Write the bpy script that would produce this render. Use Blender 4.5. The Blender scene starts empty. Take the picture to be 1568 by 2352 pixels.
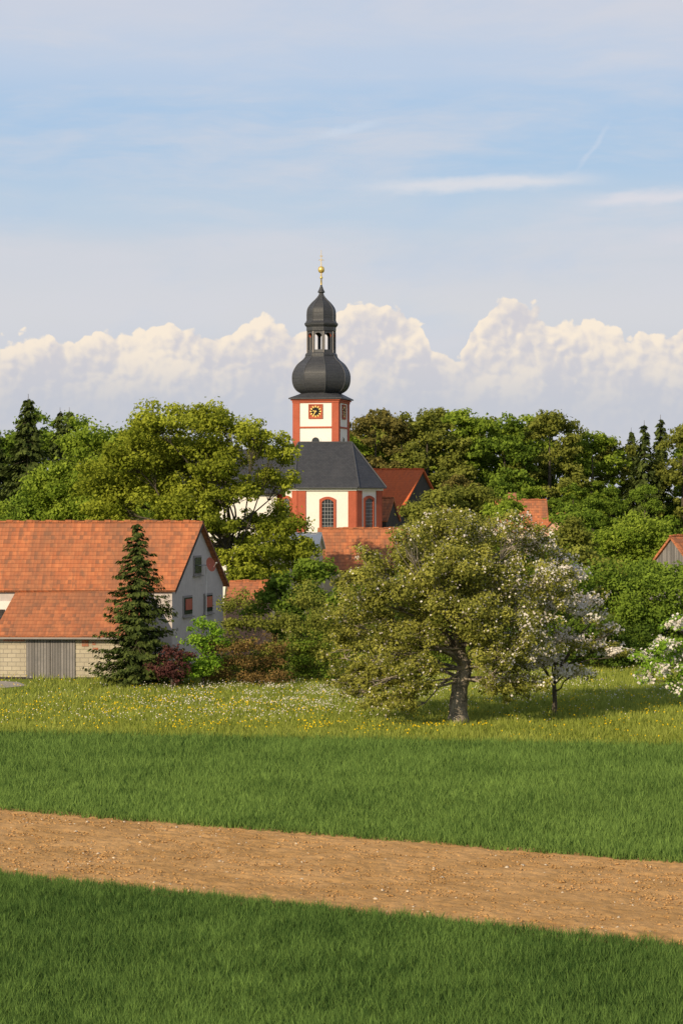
import bpy, math, numpy as np
from mathutils import Vector
rng=np.random.default_rng(11)
R=math.radians
scene=bpy.context.scene
scene.view_settings.view_transform='Standard'
scene.view_settings.look='None'
scene.view_settings.exposure=0
COL=scene.collection

# ------------------------------------------------------------ helpers
def link(o,parent=None):
    COL.objects.link(o)
    if parent is not None: o.parent=parent
    return o
def empty(name,loc=(0,0,0)):
    o=bpy.data.objects.new(name,None); o.empty_display_size=0.5
    COL.objects.link(o); return o
def srgb(r,g,b):
    f=lambda c:(c/255/12.92) if c/255<=0.04045 else ((c/255+0.055)/1.055)**2.4
    return (f(r),f(g),f(b),1)
def newmat(name):
    m=bpy.data.materials.new(name); m.use_nodes=True
    nt=m.node_tree; nt.nodes.clear()
    out=nt.nodes.new('ShaderNodeOutputMaterial')
    return m,nt,out
def nd(nt,t,**kw):
    n=nt.nodes.new(t)
    for k,v in kw.items(): setattr(n,k,v)
    return n
def setin(nt,n,k,v):
    if v is None: return
    if isinstance(v,bpy.types.NodeSocket): nt.links.new(v,n.inputs[k])
    else: n.inputs[k].default_value=v
def M(nt,op,a,b=None,c=None,clamp=False):
    n=nd(nt,'ShaderNodeMath',operation=op,use_clamp=clamp)
    setin(nt,n,0,a); setin(nt,n,1,b); setin(nt,n,2,c)
    return n.outputs[0]
def mixc(nt,f,a,b,bt='MIX'):
    n=nd(nt,'ShaderNodeMix',data_type='RGBA',blend_type=bt)
    setin(nt,n,'Factor',f)
    for k,v in ((6,a),(7,b)):
        if isinstance(v,bpy.types.NodeSocket): nt.links.new(v,n.inputs[k])
        else: n.inputs[k].default_value=v if len(v)==4 else (*v,1)
    return n.outputs[2]
def sstep(nt,v,lo,hi):
    n=nd(nt,'ShaderNodeMapRange',interpolation_type='SMOOTHSTEP')
    setin(nt,n,0,v); n.inputs[1].default_value=lo; n.inputs[2].default_value=hi
    return n.outputs[0]
def noise(nt,vec,scale,detail=4,rough=0.55,dist=0):
    n=nd(nt,'ShaderNodeTexNoise'); 
    if vec is not None: nt.links.new(vec,n.inputs['Vector'])
    n.inputs['Scale'].default_value=scale; n.inputs['Detail'].default_value=detail
    n.inputs['Roughness'].default_value=rough; n.inputs['Distortion'].default_value=dist
    return n.outputs[0]
def principled(nt,out,col,rough=0.8,spec=0.3,bump=None,bstr=0.4,bdist=0.02,metal=0):
    p=nd(nt,'ShaderNodeBsdfPrincipled')
    setin(nt,p,'Base Color',col); setin(nt,p,'Roughness',rough)
    p.inputs['Specular IOR Level'].default_value=spec; p.inputs['Metallic'].default_value=metal
    if bump is not None:
        b=nd(nt,'ShaderNodeBump'); b.inputs['Strength'].default_value=bstr; b.inputs['Distance'].default_value=bdist
        nt.links.new(bump,b.inputs['Height']); nt.links.new(b.outputs[0],p.inputs['Normal'])
    nt.links.new(p.outputs[0],out.inputs[0]); return p
def c4(c): return (*c,1) if len(c)==3 else c

def mat_plain(name,c,var=0.25,scale=1.5,rough=0.85,spec=0.25,metal=0,bump=0.2):
    m,nt,out=newmat(name); tc=nd(nt,'ShaderNodeTexCoord').outputs['Object']
    n1=noise(nt,tc,scale,6,0.65); n2=noise(nt,tc,scale*9,3)
    f=M(nt,'MULTIPLY_ADD',n2,0.4,M(nt,'MULTIPLY',n1,0.6))
    a=tuple(x*(1-var) for x in c[:3]); b=tuple(min(1,x*(1+var)) for x in c[:3])
    col=mixc(nt,sstep(nt,f,0.3,0.7),a,b)
    principled(nt,out,col,rough,spec,n2,bump,0.02,metal); return m
def mat_brick(name,c1,c2,mortar,bw,rh,ms,stain=(0.1,0.08,0.06),stf=0.4,offset=0.5,bstr=0.6,bdist=0.03,rough=0.85,nscale=0.5):
    m,nt,out=newmat(name); uv=nd(nt,'ShaderNodeTexCoord').outputs['UV']
    b=nd(nt,'ShaderNodeTexBrick',offset=offset); nt.links.new(uv,b.inputs['Vector'])
    b.inputs['Color1'].default_value=c4(c1); b.inputs['Color2'].default_value=c4(c2); b.inputs['Mortar'].default_value=c4(mortar)
    b.inputs['Scale'].default_value=1; b.inputs['Mortar Size'].default_value=ms; b.inputs['Mortar Smooth'].default_value=0.3
    b.inputs['Brick Width'].default_value=bw; b.inputs['Row Height'].default_value=rh; b.inputs['Bias'].default_value=0
    n1=noise(nt,uv,nscale,7,0.7); n2=noise(nt,uv,nscale*7,5,0.7)
    col=mixc(nt,M(nt,'MULTIPLY',sstep(nt,n1,0.42,0.72),stf),b.outputs['Color'],stain)
    col=mixc(nt,M(nt,'MULTIPLY',sstep(nt,n2,0.48,0.72),stf*0.8),col,stain)
    h=M(nt,'SUBTRACT',1.0,b.outputs['Fac']); h=M(nt,'MULTIPLY_ADD',n2,0.5,h)
    principled(nt,out,col,rough,0.25,h,bstr,bdist); return m
def mat_tiles(name,c1,c2,stain,stf,lap=0.6,row=0.36):
    m,nt,out=newmat(name); uv=nd(nt,'ShaderNodeTexCoord').outputs['UV']
    s=nd(nt,'ShaderNodeSeparateXYZ'); nt.links.new(uv,s.inputs[0])
    fr_=M(nt,'FRACT',M(nt,'DIVIDE',s.outputs[1],row)); fc=M(nt,'FRACT',M(nt,'DIVIDE',s.outputs[0],0.22))
    cell=nd(nt,'ShaderNodeTexWhiteNoise',noise_dimensions='2D')
    cb=nd(nt,'ShaderNodeCombineXYZ'); nt.links.new(M(nt,'FLOOR',M(nt,'DIVIDE',s.outputs[0],0.22)),cb.inputs[0]); nt.links.new(M(nt,'FLOOR',M(nt,'DIVIDE',s.outputs[1],row)),cb.inputs[1])
    nt.links.new(cb.outputs[0],cell.inputs['Vector'])
    col=mixc(nt,cell.outputs[0],c4(c1),c4(c2))
    mp=nd(nt,'ShaderNodeMapping'); mp.inputs['Scale'].default_value=(1.0,0.35,1); nt.links.new(uv,mp.inputs[0])
    n1=noise(nt,mp.outputs[0],0.35,7,0.72); n2=noise(nt,mp.outputs[0],2.6,6,0.75)
    col=mixc(nt,M(nt,'MULTIPLY',sstep(nt,n1,0.38,0.68),stf),col,c4(stain))
    col=mixc(nt,M(nt,'MULTIPLY',sstep(nt,n2,0.46,0.66),stf),col,c4(stain))
    dk=M(nt,'MULTIPLY',M(nt,'GREATER_THAN',cell.outputs[0],0.86),stf*0.8)
    col=mixc(nt,dk,col,c4(stain))
    gap=M(nt,'SUBTRACT',1.0,sstep(nt,fr_,0.0,0.22))
    col=mixc(nt,M(nt,'MULTIPLY',gap,lap),col,tuple(x*0.25 for x in c2))
    roll=M(nt,'SINE',M(nt,'MULTIPLY',fc,math.pi))
    h=M(nt,'ADD',M(nt,'MULTIPLY',roll,0.5),M(nt,'MULTIPLY',M(nt,'SUBTRACT',1.0,fr_),0.8))
    principled(nt,out,col,0.9,0.15,h,0.35,0.04); return m
def mat_leaf(name,dark,light,trans=0.35,rough=0.5):
    m,nt,out=newmat(name)
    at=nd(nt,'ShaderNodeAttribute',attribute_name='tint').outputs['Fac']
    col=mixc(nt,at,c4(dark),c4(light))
    d=nd(nt,'ShaderNodeBsdfDiffuse'); nt.links.new(col,d.inputs[0])
    t=nd(nt,'ShaderNodeBsdfTranslucent'); nt.links.new(col,t.inputs[0])
    mx=nd(nt,'ShaderNodeMixShader'); mx.inputs[0].default_value=trans
    nt.links.new(d.outputs[0],mx.inputs[1]); nt.links.new(t.outputs[0],mx.inputs[2])
    nt.links.new(mx.outputs[0],out.inputs[0]); return m

def npmesh(name,parts,mats):
    me=bpy.data.meshes.new(name); off=0; Vs=[];L=[];LS=[];T=[];MI=[];ls=0
    for V,F,t,mi in parts:
        if len(F)==0: continue
        Vs.append(V); L.append((F+off).ravel()); k=F.shape[1]
        LS.append(ls+np.arange(len(F))*k); ls+=F.size
        T.append(np.full(len(F),0.5) if t is None else t)
        MI.append(np.full(len(F),mi)); off+=len(V)
    V=np.concatenate(Vs);L=np.concatenate(L);LS=np.concatenate(LS);T=np.concatenate(T);MI=np.concatenate(MI)
    me.vertices.add(len(V)); me.vertices.foreach_set('co',V.astype(np.float32).ravel())
    me.loops.add(len(L)); me.loops.foreach_set('vertex_index',L.astype(np.int32))
    me.polygons.add(len(LS)); me.polygons.foreach_set('loop_start',LS.astype(np.int32))
    me.polygons.foreach_set('material_index',MI.astype(np.int32))
    a=me.attributes.new('tint','FLOAT','FACE'); a.data.foreach_set('value',np.clip(T,0,1).astype(np.float32))
    for m in mats: me.materials.append(m)
    me.update(calc_edges=True); 
    return me
def obj(name,me,parent=None,loc=(0,0,0)):
    o=bpy.data.objects.new(name,me); o.location=loc; return link(o,parent)

def norm(v): return v/np.maximum(np.linalg.norm(v,axis=-1,keepdims=True),1e-9)
def leafquads(C,Nn,s,asp=0.6,T=None):
    N=len(C); Nn=norm(Nn)
    if T is None: T=rng.normal(size=(N,3))
    T=norm(T-(T*Nn).sum(1,keepdims=True)*Nn); B=np.cross(Nn,T); s=np.asarray(s).reshape(-1,1)
    V=np.empty((N,4,3)); V[:,0]=C-T*s*0.5; V[:,1]=C+B*s*0.5*asp; V[:,2]=C+T*s*0.5; V[:,3]=C-B*s*0.5*asp
    return V.reshape(-1,3), np.arange(4*N).reshape(-1,4)
def tube(pts,rad,n=8):
    pts=np.array(pts,float); rad=np.array(rad,float); V=[];F=[]
    for i,p in enumerate(pts):
        d=pts[min(i+1,len(pts)-1)]-pts[max(i-1,0)]; d=d/np.linalg.norm(d)
        a=np.cross(d,[0.3,1,0.1]); a/=np.linalg.norm(a); b=np.cross(d,a)
        an=np.arange(n)*2*math.pi/n
        V.append(p+rad[i]*(np.cos(an)[:,None]*a+np.sin(an)[:,None]*b))
    for i in range(len(pts)-1):
        for j in range(n):
            F.append((i*n+j,i*n+(j+1)%n,(i+1)*n+(j+1)%n,(i+1)*n+j))
    return np.concatenate(V),np.array(F)
def vnoise(x,y,cell,seed=0):
    X=x/cell;Y=y/cell; ix=np.floor(X);iy=np.floor(Y); fx=X-ix;fy=Y-iy; fx=fx*fx*(3-2*fx);fy=fy*fy*(3-2*fy)
    def h(a,b):
        v=np.sin(a*127.1+b*311.7+seed*74.7)*43758.5453; return v-np.floor(v)
    return (h(ix,iy)*(1-fx)+h(ix+1,iy)*fx)*(1-fy)+(h(ix,iy+1)*(1-fx)+h(ix+1,iy+1)*fx)*fy

def foliage(blobs,density,leaf,sub=0.38,asp=0.6,flower=0.0,flsize=None,subs=9,droop=0,out=1.05,tv=0.15):
    C=[];Nn=[];S=[];T=[];subc=[]
    for b in blobs:
        c=np.array(b[:3]); r=b[3]; rz=b[4] if len(b)>4 else r*0.85
        K=max(4,int(subs*rng.uniform(0.8,1.3)))
        d=norm(rng.normal(size=(K,3))); d[:,2]=np.where(d[:,2]<-0.3,-d[:,2]*0.6,d[:,2])
        rr=rng.uniform(0.4,out,size=(K,1)); sc=c+d*rr*np.array([r,r,rz]); subc.append(sc)
        for k in range(K):
            sr=r*sub*rng.uniform(0.6,1.25); n=int(density*sr*sr*rng.uniform(0.7,1.2))
            dd=norm(rng.normal(size=(n,3))); q=rng.uniform(0.3,1.0,size=(n,1))**0.6
            q=q*np.where(rng.random((n,1))<0.15,1.4,1.0)
            irr=1+0.35*np.sin(dd[:,:1]*5+k)*np.cos(dd[:,1:2]*6+dd[:,2:3]*4)
            P=sc[k]+dd*q*irr*sr*np.array([1.15,1.15,0.75])
            if droop: P[:,2]-=droop*rng.random(n)**2*sr
            C.append(P); Nn.append(dd*0.7+rng.normal(size=(n,3))*0.5+np.array([-0.12,-0.12,0.3]))
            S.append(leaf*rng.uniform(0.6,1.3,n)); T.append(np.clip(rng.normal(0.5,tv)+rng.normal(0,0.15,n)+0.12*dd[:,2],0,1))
    C=np.concatenate(C);Nn=np.concatenate(Nn);S=np.concatenate(S);T=np.concatenate(T)
    parts=[]
    if callable(flower) or flower>0:
        pf=flower(C) if callable(flower) else np.full(len(C),flower)
        cl=vnoise(C[:,0]*1.7+C[:,1],C[:,2]*1.7+C[:,1]*0.6,0.45,3)
        isf=rng.random(len(C))<pf*np.clip((cl-0.3)*3.2,0,2)
        V,F=leafquads(C[isf],Nn[isf],S[isf]*(flsize or 1.0),0.95); parts.append((V,F,T[isf],1))
        C,Nn,S,T=C[~isf],Nn[~isf],S[~isf],T[~isf]
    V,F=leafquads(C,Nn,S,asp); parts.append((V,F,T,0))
    return parts,subc
def bent(a,b,n=6,amp=0.12,sag=0.0):
    a=np.array(a,float);b=np.array(b,float);t=np.linspace(0,1,n)[:,None];L=np.linalg.norm(b-a)
    o=rng.normal(size=3)*amp*L; o2=rng.normal(size=3)*amp*L*0.4
    return a+(b-a)*t+o*np.sin(t*math.pi)*0.5+o2*np.sin(t*2*math.pi)*0.6+np.array([0,0,1.0])*sag*L*np.sin(t*math.pi)
def tree(name,base,fork_z,tr,blobs,mats,density,leaf,lean=(0,0),twigs=True,br=(0.32,0.5),**kw):
    parts,subc=foliage(blobs,density,leaf,**kw)
    bx,by=base; top=np.array([bx+lean[0],by+lean[1],fork_z])
    tp=bent((bx,by,-0.1),top,7,0.04); 
    rad=tr*np.array([1.45,1.08,1,0.95,0.9,0.86,0.8]); V,F=tube(tp,rad,12)
    wob=1+0.1*np.sin(np.arange(len(V))*2.4); ctr=np.repeat(tp,12,0); V=ctr+(V-ctr)*wob[:,None]
    parts.append((V,F,None,2))
    cen=np.mean([b[:3] for b in blobs],axis=0); mid=np.array([top[0]*.6+cen[0]*.4,top[1]*.6+cen[1]*.4,(fork_z+cen[2])/2+.5])
    if tr>0.15:
        lead=bent(top,mid,5,.05); parts.append((*tube(lead,tr*np.array([.8,.7,.6,.5,.35]),8),None,2))
    else: lead=np.array([top]*5)
    for b,sc in zip(blobs,subc):
        c=np.array(b[:3]); st=tp[rng.integers(5,7)] if c[2]<mid[2] else lead[rng.integers(1,5)]
        pts=bent(st,c,7,0.16,0.08); r0=tr*rng.uniform(*br)
        V,F=tube(pts,np.linspace(r0,r0*0.25,7),7); parts.append((V,F,None,2))
        if twigs:
            for s in sc:
                V,F=tube(bent(pts[rng.integers(4,7)],s,4,0.12),np.linspace(r0*0.25,r0*0.05,4),4); parts.append((V,F,None,2))
    return obj(name,npmesh(name,parts,mats))

def conifer_mesh(name,H,Rr,mats,whorls=40,perw=11,spray=0.3,per=26,base_z=0.02,droop=0.28,pw=0.85,var=(0.6,1.12)):
    C=[];Nn=[];S=[];T=[];TT=[];parts=[]
    parts.append((*tube([(0,0,-.1),(0,0,H*.5),(0,0,H)],[H*.014,H*.009,H*.001],8),None,2))
    for w in range(whorls):
        f=base_z+(0.985-base_z)*w/whorls; z=H*f
        for k in range(max(5,int(perw*(1-f*0.45)))):
            a=rng.uniform(0,2*math.pi); l=Rr*(1-f)**pw*rng.uniform(*var)*(1+0.12*math.sin(w*1.3)+.1*math.sin(a*2+w*.35))+0.05*Rr
            n=max(5,int(per*(l/Rr)**1.0)+5)
            t=rng.uniform(0.05,1,n)**0.7; side=rng.normal(0,1,n)*0.15*l*(1.15-t)+rng.normal(0,.05,n)
            dx,dy=math.cos(a),math.sin(a)
            zz=z-droop*l*t+0.2*l*t**3 - np.abs(side)*0.35-rng.random(n)*0.6*spray*t
            P=np.stack([dx*l*t-dy*side,dy*l*t+dx*side,zz],1); C.append(P)
            nn=np.stack([dx*0.7+rng.normal(0,.4,n),dy*0.7+rng.normal(0,.4,n),np.full(n,0.6)],1); Nn.append(nn)
            TT.append(np.stack([dx+rng.normal(0,.5,n),dy+rng.normal(0,.5,n),-0.45+rng.normal(0,.25,n)],1))
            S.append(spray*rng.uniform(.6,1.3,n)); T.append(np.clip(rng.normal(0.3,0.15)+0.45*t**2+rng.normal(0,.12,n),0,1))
            if w%2==0: parts.append((*tube([(0,0,z),(dx*l*.55,dy*l*.55,z-droop*l*.5)],[H*.0025,H*.0008],3),None,2))
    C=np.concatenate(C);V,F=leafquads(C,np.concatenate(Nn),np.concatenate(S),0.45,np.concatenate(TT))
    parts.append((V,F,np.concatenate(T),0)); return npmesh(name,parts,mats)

class MB:
    def __init__(s): s.v=[];s.f=[];s.m=[]
    def poly(s,pts,m=0):
        k=len(s.v); s.v+= [tuple(p) for p in pts]; s.f.append(tuple(range(k,k+len(pts)))); s.m.append(m)
    def box(s,P,a0,a1,b0,b1,z0,z1,m=0):
        c=[P(a,b,z) for z in (z0,z1) for a,b in ((a0,b0),(a1,b0),(a1,b1),(a0,b1))]
        for q in ((3,2,1,0),(4,5,6,7),(0,1,5,4),(1,2,6,5),(2,3,7,6),(3,0,4,7)): s.poly([c[i] for i in q],m)
    def slab(s,pts,th,m=0):
        pts=[Vector(p) for p in pts]; n=(pts[1]-pts[0]).cross(pts[2]-pts[0]).normalized()
        if n.z<0: n=-n
        lo=[p-n*th for p in pts]; s.poly(pts,m); s.poly(lo[::-1],m)
        for i in range(len(pts)):
            j=(i+1)%len(pts); s.poly([pts[i],lo[i],lo[j],pts[j]],m)
    def obj(s,name,mats,parent=None,smooth=False):
        me=bpy.data.meshes.new(name); me.from_pydata(s.v,[],s.f)
        for m in mats: me.materials.append(m)
        uv=me.uv_layers.new(name='UVMap')
        for i,p in enumerate(me.polygons):
            p.material_index=s.m[i]; p.use_smooth=smooth; n=p.normal.copy()
            if n.z<0: n=-n
            h=Vector((0,0,1)).cross(n)
            h=h.normalized() if h.length>1e-3 else Vector((1,0,0))
            w=n.cross(h)
            for li in p.loop_indices:
                co=me.vertices[me.loops[li].vertex_index].co; uv.data[li].uv=(co.dot(h),co.dot(w))
        return obj(name,me,parent)
def frame(p0,p1):
    a=Vector((p1[0]-p0[0],p1[1]-p0[1],0)); L=a.length; a/=L; n=Vector((a.y,-a.x,0)); o=Vector((p0[0],p0[1],0))
    return (lambda s,d,z: o+a*s+n*d+Vector((0,0,z))),L

# ------------------------------------------------------------ materials
m_tile=mat_tiles('old_clay_tiles',(0.56,0.20,0.085),(0.42,0.135,0.06),(0.22,0.115,0.07),0.65)
m_tile_new=mat_tiles('new_clay_tiles',(0.64,0.15,0.05),(0.56,0.125,0.04),(0.42,0.12,0.06),0.3,0.25)
m_slate=mat_brick('slate',(0.04,0.043,0.05),(0.055,0.058,0.066),(0.025,0.025,0.03),0.3,0.22,0.012,(0.08,0.08,0.085),0.35,rough=0.5,bstr=0.3)
m_white=mat_plain('white_plaster',(0.78,0.74,0.68),0.04,0.5)
m_red=mat_plain('red_sandstone_paint',(0.40,0.10,0.055),0.14,1.0)
m_gold=mat_plain('gilding',(0.85,0.6,0.18),0.08,2,0.3,0.5,0.6)
m_dark=mat_plain('dark_glass',(0.025,0.03,0.035),0.2,1,0.2,0.5)
m_mull=mat_plain('glazing_bars',(0.33,0.33,0.34),0.1)
m_render=mat_plain('grey_render',(0.52,0.46,0.43),0.10,0.5)
m_block=mat_brick('concrete_blocks',(0.50,0.44,0.33),(0.41,0.36,0.27),(0.27,0.24,0.2),0.5,0.25,0.018,(0.33,0.28,0.22),0.5)
m_brick=mat_brick('red_bricks',(0.5,0.15,0.07),(0.42,0.12,0.06),(0.4,0.33,0.26),0.25,0.08,0.01)
m_planks=mat_brick('weathered_planks',(0.27,0.25,0.24),(0.15,0.14,0.135),(0.03,0.03,0.03),0.17,30,0.014,(0.1,0.1,0.1),0.5,nscale=1.5)
m_wood=mat_brick('dark_planks',(0.06,0.055,0.05),(0.045,0.04,0.04),(0.01,0.01,0.01),0.2,30,0.012)
m_cream=mat_plain('cream_plaster',(0.58,0.49,0.36),0.08,0.5)
m_pink=mat_plain('pink_plaster',(0.56,0.33,0.24),0.10,0.5)
m_metal=mat_plain('zinc',(0.5,0.5,0.5),0.1,2,0.4,0.5,0.6)
m_trim=mat_plain('stone_trim',(0.28,0.25,0.23),0.1,2)
m_shutter=mat_plain('red_blind',(0.45,0.13,0.08),0.1,2)
m_bark=mat_plain('bark',(0.095,0.08,0.06),0.6,3,0.95,0.1,0,0.8)
m_barkl=mat_plain('cherry_bark',(0.25,0.215,0.17),0.8,2.2,0.95,0.1,0,0.8)
m_concrete=mat_plain('track_gravel',(0.36,0.32,0.27),0.15,1)
L_maple=mat_leaf('maple_leaf',(0.13,0.165,0.016),(0.43,0.47,0.055),0.40)
L_lime=mat_leaf('fresh_leaf',(0.12,0.19,0.02),(0.34,0.43,0.055),0.38)
L_sap=mat_leaf('sapling_leaf',(0.14,0.28,0.02),(0.33,0.50,0.06),0.4)
L_mid=mat_leaf('beech_leaf',(0.075,0.13,0.018),(0.25,0.35,0.045),0.35)
L_olive=mat_leaf('oak_leaf',(0.11,0.13,0.022),(0.29,0.31,0.06),0.35)
L_brown=mat_leaf('young_oak_leaf',(0.12,0.11,0.03),(0.29,0.25,0.07),0.35)
L_darkg=mat_leaf('dark_green_leaf',(0.03,0.06,0.012),(0.12,0.18,0.025),0.3)  # dark green is the leaves' own colour
L_spruce=mat_leaf('spruce_needle',(0.022,0.038,0.012),(0.11,0.14,0.035),0.15)
L_cherry=mat_leaf('cherry_leaf',(0.11,0.125,0.02),(0.44,0.43,0.09),0.38)
L_purple=mat_leaf('purple_leaf',(0.05,0.02,0.02),(0.17,0.07,0.06),0.3)
L_rust=mat_leaf('rust_leaf',(0.11,0.08,0.025),(0.30,0.19,0.07),0.3)
L_blossom=mat_leaf('blossom',(0.68,0.60,0.52),(0.88,0.84,0.78),0.3)
L_wheat=mat_leaf('wheat_blade',(0.034,0.082,0.02),(0.215,0.34,0.078),0.3,0.4)
L_wheat2=mat_leaf('wheat_blade_tall',(0.045,0.10,0.022),(0.245,0.37,0.085),0.3,0.4)
L_grass=mat_leaf('meadow_grass',(0.15,0.20,0.025),(0.42,0.46,0.10),0.35)
L_yellow=mat_leaf('yellow_flower',(0.75,0.5,0.01),(0.85,0.62,0.02),0.2)

# ------------------------------------------------------------ world
S=Vector((-0.54,-0.74,0.40)).normalized()
w=bpy.data.worlds.new('World'); scene.world=w; w.use_nodes=True
try: w.cycles.sampling_method='NONE'
except Exception as e_: print(e_)
nt=w.node_tree; nt.nodes.clear()
out=nd(nt,'ShaderNodeOutputWorld')
sky=nd(nt,'ShaderNodeTexSky',sky_type='NISHITA'); sky.sun_disc=False
sky.sun_elevation=math.asin(S.z); sky.sun_rotation=math.atan2(S.x,S.y)%(2*math.pi)
tc=nd(nt,'ShaderNodeTexCoord').outputs['Generated']
sx=nd(nt,'ShaderNodeSeparateXYZ'); nt.links.new(tc,sx.inputs[0])
az=M(nt,'ARCTAN2',sx.outputs[0],sx.outputs[1]); el=M(nt,'ARCSINE',sx.outputs[2])
def comb(x,y,z=0.0):
    c=nd(nt,'ShaderNodeCombineXYZ'); setin(nt,c,0,x); setin(nt,c,1,y); setin(nt,c,2,z); return c.outputs[0]
def ramp(fac,stops,interp='LINEAR'):
    r=nd(nt,'ShaderNodeValToRGB'); r.color_ramp.interpolation=interp; e=r.color_ramp.elements
    e[0].position=stops[0][0]; e[0].color=stops[0][1]; e[1].position=stops[1][0]; e[1].color=stops[1][1]
    for p,c in stops[2:]:
        x=e.new(p); x.color=c
    nt.links.new(fac,r.inputs[0]); return r.outputs[0]
base=ramp(M(nt,'MULTIPLY',el,4.0,clamp=True),[(0,srgb(184,192,206)),(0.17,srgb(187,195,209)),(0.24,srgb(205,208,216)),(0.33,srgb(213,214,219)),
   (0.42,srgb(206,211,220)),(0.50,srgb(190,207,225)),(0.60,srgb(172,200,228)),(0.66,srgb(170,199,229)),(0.76,srgb(190,206,228)),(0.86,srgb(203,210,225)),(1.0,srgb(202,208,226))],'EASE')
warp=noise(nt,comb(M(nt,'MULTIPLY',az,6.0),M(nt,'MULTIPLY',el,14.0)),1.0,3)
ci=noise(nt,comb(M(nt,'MULTIPLY',az,7.0),M(nt,'MULTIPLY_ADD',warp,1.2,M(nt,'MULTIPLY',el,38.0)),3.7),1.0,6,0.6)
cirf=M(nt,'MULTIPLY',sstep(nt,ci,0.36,0.72),0.75)
base=mixc(nt,cirf,base,srgb(213,214,222))
ci2=noise(nt,comb(M(nt,'MULTIPLY',az,11.0),M(nt,'MULTIPLY_ADD',az,-4.0,M(nt,'MULTIPLY',el,26.0)),9.1),1.0,5,0.6)
base=mixc(nt,M(nt,'MULTIPLY',sstep(nt,ci2,0.5,0.8),0.3),base,srgb(168,198,230))
wn_=noise(nt,comb(M(nt,'MULTIPLY',az,60.0),M(nt,'MULTIPLY',el,160.0)),1.0,4)
def wisp(a0,a1,e0,slope,wd,strg,col):
    global base
    mid=(a0+a1)/2; hw=(a1-a0)/2
    da=M(nt,'SUBTRACT',az,mid)
    ec=M(nt,'MULTIPLY_ADD',wn_,0.006,M(nt,'MULTIPLY_ADD',da,slope,e0-0.003))
    dd=M(nt,'ABSOLUTE',M(nt,'DIVIDE',M(nt,'SUBTRACT',el,ec),wd))
    my=M(nt,'SUBTRACT',1.0,sstep(nt,dd,0.0,1.0)); mx=M(nt,'SUBTRACT',1.0,sstep(nt,M(nt,'ABSOLUTE',M(nt,'DIVIDE',da,hw)),0.3,1.0))
    base=mixc(nt,M(nt,'MULTIPLY',M(nt,'MULTIPLY',my,mx),strg),base,col)
wisp(-0.005,0.125,0.1375,0.03,0.0048,0.9,srgb(221,222,228))
wisp(0.095,0.175,0.1305,0.06,0.0048,0.9,srgb(221,220,227))
wisp(-0.015,0.022,0.161,0.22,0.003,0.5,srgb(208,219,234))
wisp(0.100,0.118,0.152,1.35,0.003,0.4,srgb(208,217,232))
wisp(0.12,0.20,0.114,0.05,0.006,0.5,srgb(219,216,223))
def px(u): return ((u-784)/5260+0.2)/0.4
def pe(v): return ((1150-v)/5260)/0.12
prof=[(-270,790),(0,768),(110,766),(175,792),(280,744),(400,744),(470,768),(545,752),(605,710),(665,748),(730,750),(800,702),(860,698),(960,712),(1000,800),(1060,842),(1085,735),(1150,694),(1250,708),(1345,722),(1400,775),(1470,768),(1520,800),(1568,770),(1830,800)]
st=[(px(u),(pe(v),)*3+(1,)) for u,v in prof]
pr=M(nt,'MULTIPLY',ramp(M(nt,'MULTIPLY_ADD',az,2.5,0.5,clamp=True),st,'LINEAR'),0.12)
wn=nd(nt,'ShaderNodeTexNoise'); nt.links.new(comb(az,el),wn.inputs['Vector']); wn.inputs['Scale'].default_value=90; wn.inputs['Detail'].default_value=4
ws=nd(nt,'ShaderNodeVectorMath',operation='SCALE'); nt.links.new(wn.outputs['Color'],ws.inputs[0]); ws.inputs['Scale'].default_value=0.008
def billow(dx,dy):
    a=M(nt,'ADD',az,dx); e=M(nt,'ADD',el,dy)
    wa=nd(nt,'ShaderNodeVectorMath',operation='ADD'); nt.links.new(comb(a,e),wa.inputs[0]); nt.links.new(ws.outputs[0],wa.inputs[1])
    r=None
    for sc,wt in ((48,0.56),(110,0.29),(260,0.15)):
        v=nd(nt,'ShaderNodeTexVoronoi',feature='SMOOTH_F1',voronoi_dimensions='2D'); nt.links.new(wa.outputs[0],v.inputs['Vector'])
        v.inputs['Scale'].default_value=sc; v.inputs['Smoothness'].default_value=0.18
        q=M(nt,'MULTIPLY',M(nt,'SUBTRACT',1.0,v.outputs['Distance']),wt)
        r=q if r is None else M(nt,'ADD',r,q)
    return r
h0=billow(0.0,0.0); h1=billow(-0.0018,0.0022)
fine=noise(nt,comb(az,el),420.0,4,0.6)
edge=M(nt,'SUBTRACT',M(nt,'MULTIPLY_ADD',M(nt,'SUBTRACT',h0,0.6),0.021,pr),el)
edge=M(nt,'MULTIPLY_ADD',M(nt,'SUBTRACT',fine,0.5),0.0025,edge)
mask=sstep(nt,edge,-0.0004,0.0014)
rel=M(nt,'SUBTRACT',h0,h1)
big=noise(nt,comb(az,el),30.0,5,0.6)
lit=M(nt,'ADD',M(nt,'MULTIPLY',rel,2.9),M(nt,'MULTIPLY_ADD',M(nt,'SUBTRACT',big,0.5),3.2,0.5))
rim=M(nt,'MULTIPLY',M(nt,'SUBTRACT',1.0,sstep(nt,edge,0.0,0.012)),0.42)
lit=M(nt,'ADD',lit,rim)
ccol=mixc(nt,sstep(nt,lit,0.0,1.25),srgb(211,207,212),srgb(254,238,217))
hz=sstep(nt,el,0.036,0.072)
ccol=mixc(nt,M(nt,'MULTIPLY_ADD',hz,0.88,0.10),srgb(195,199,210),ccol)
full=mixc(nt,M(nt,'MULTIPLY',mask,0.94),base,ccol)
def x10(c):
    s=nd(nt,'ShaderNodeVectorMath',operation='SCALE')
    nt.links.new(c,s.inputs[0])
    s.inputs['Scale'].default_value=10.0; return s.outputs[0]
bg1=nd(nt,'ShaderNodeBackground'); bg1.inputs[1].default_value=0.1
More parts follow.
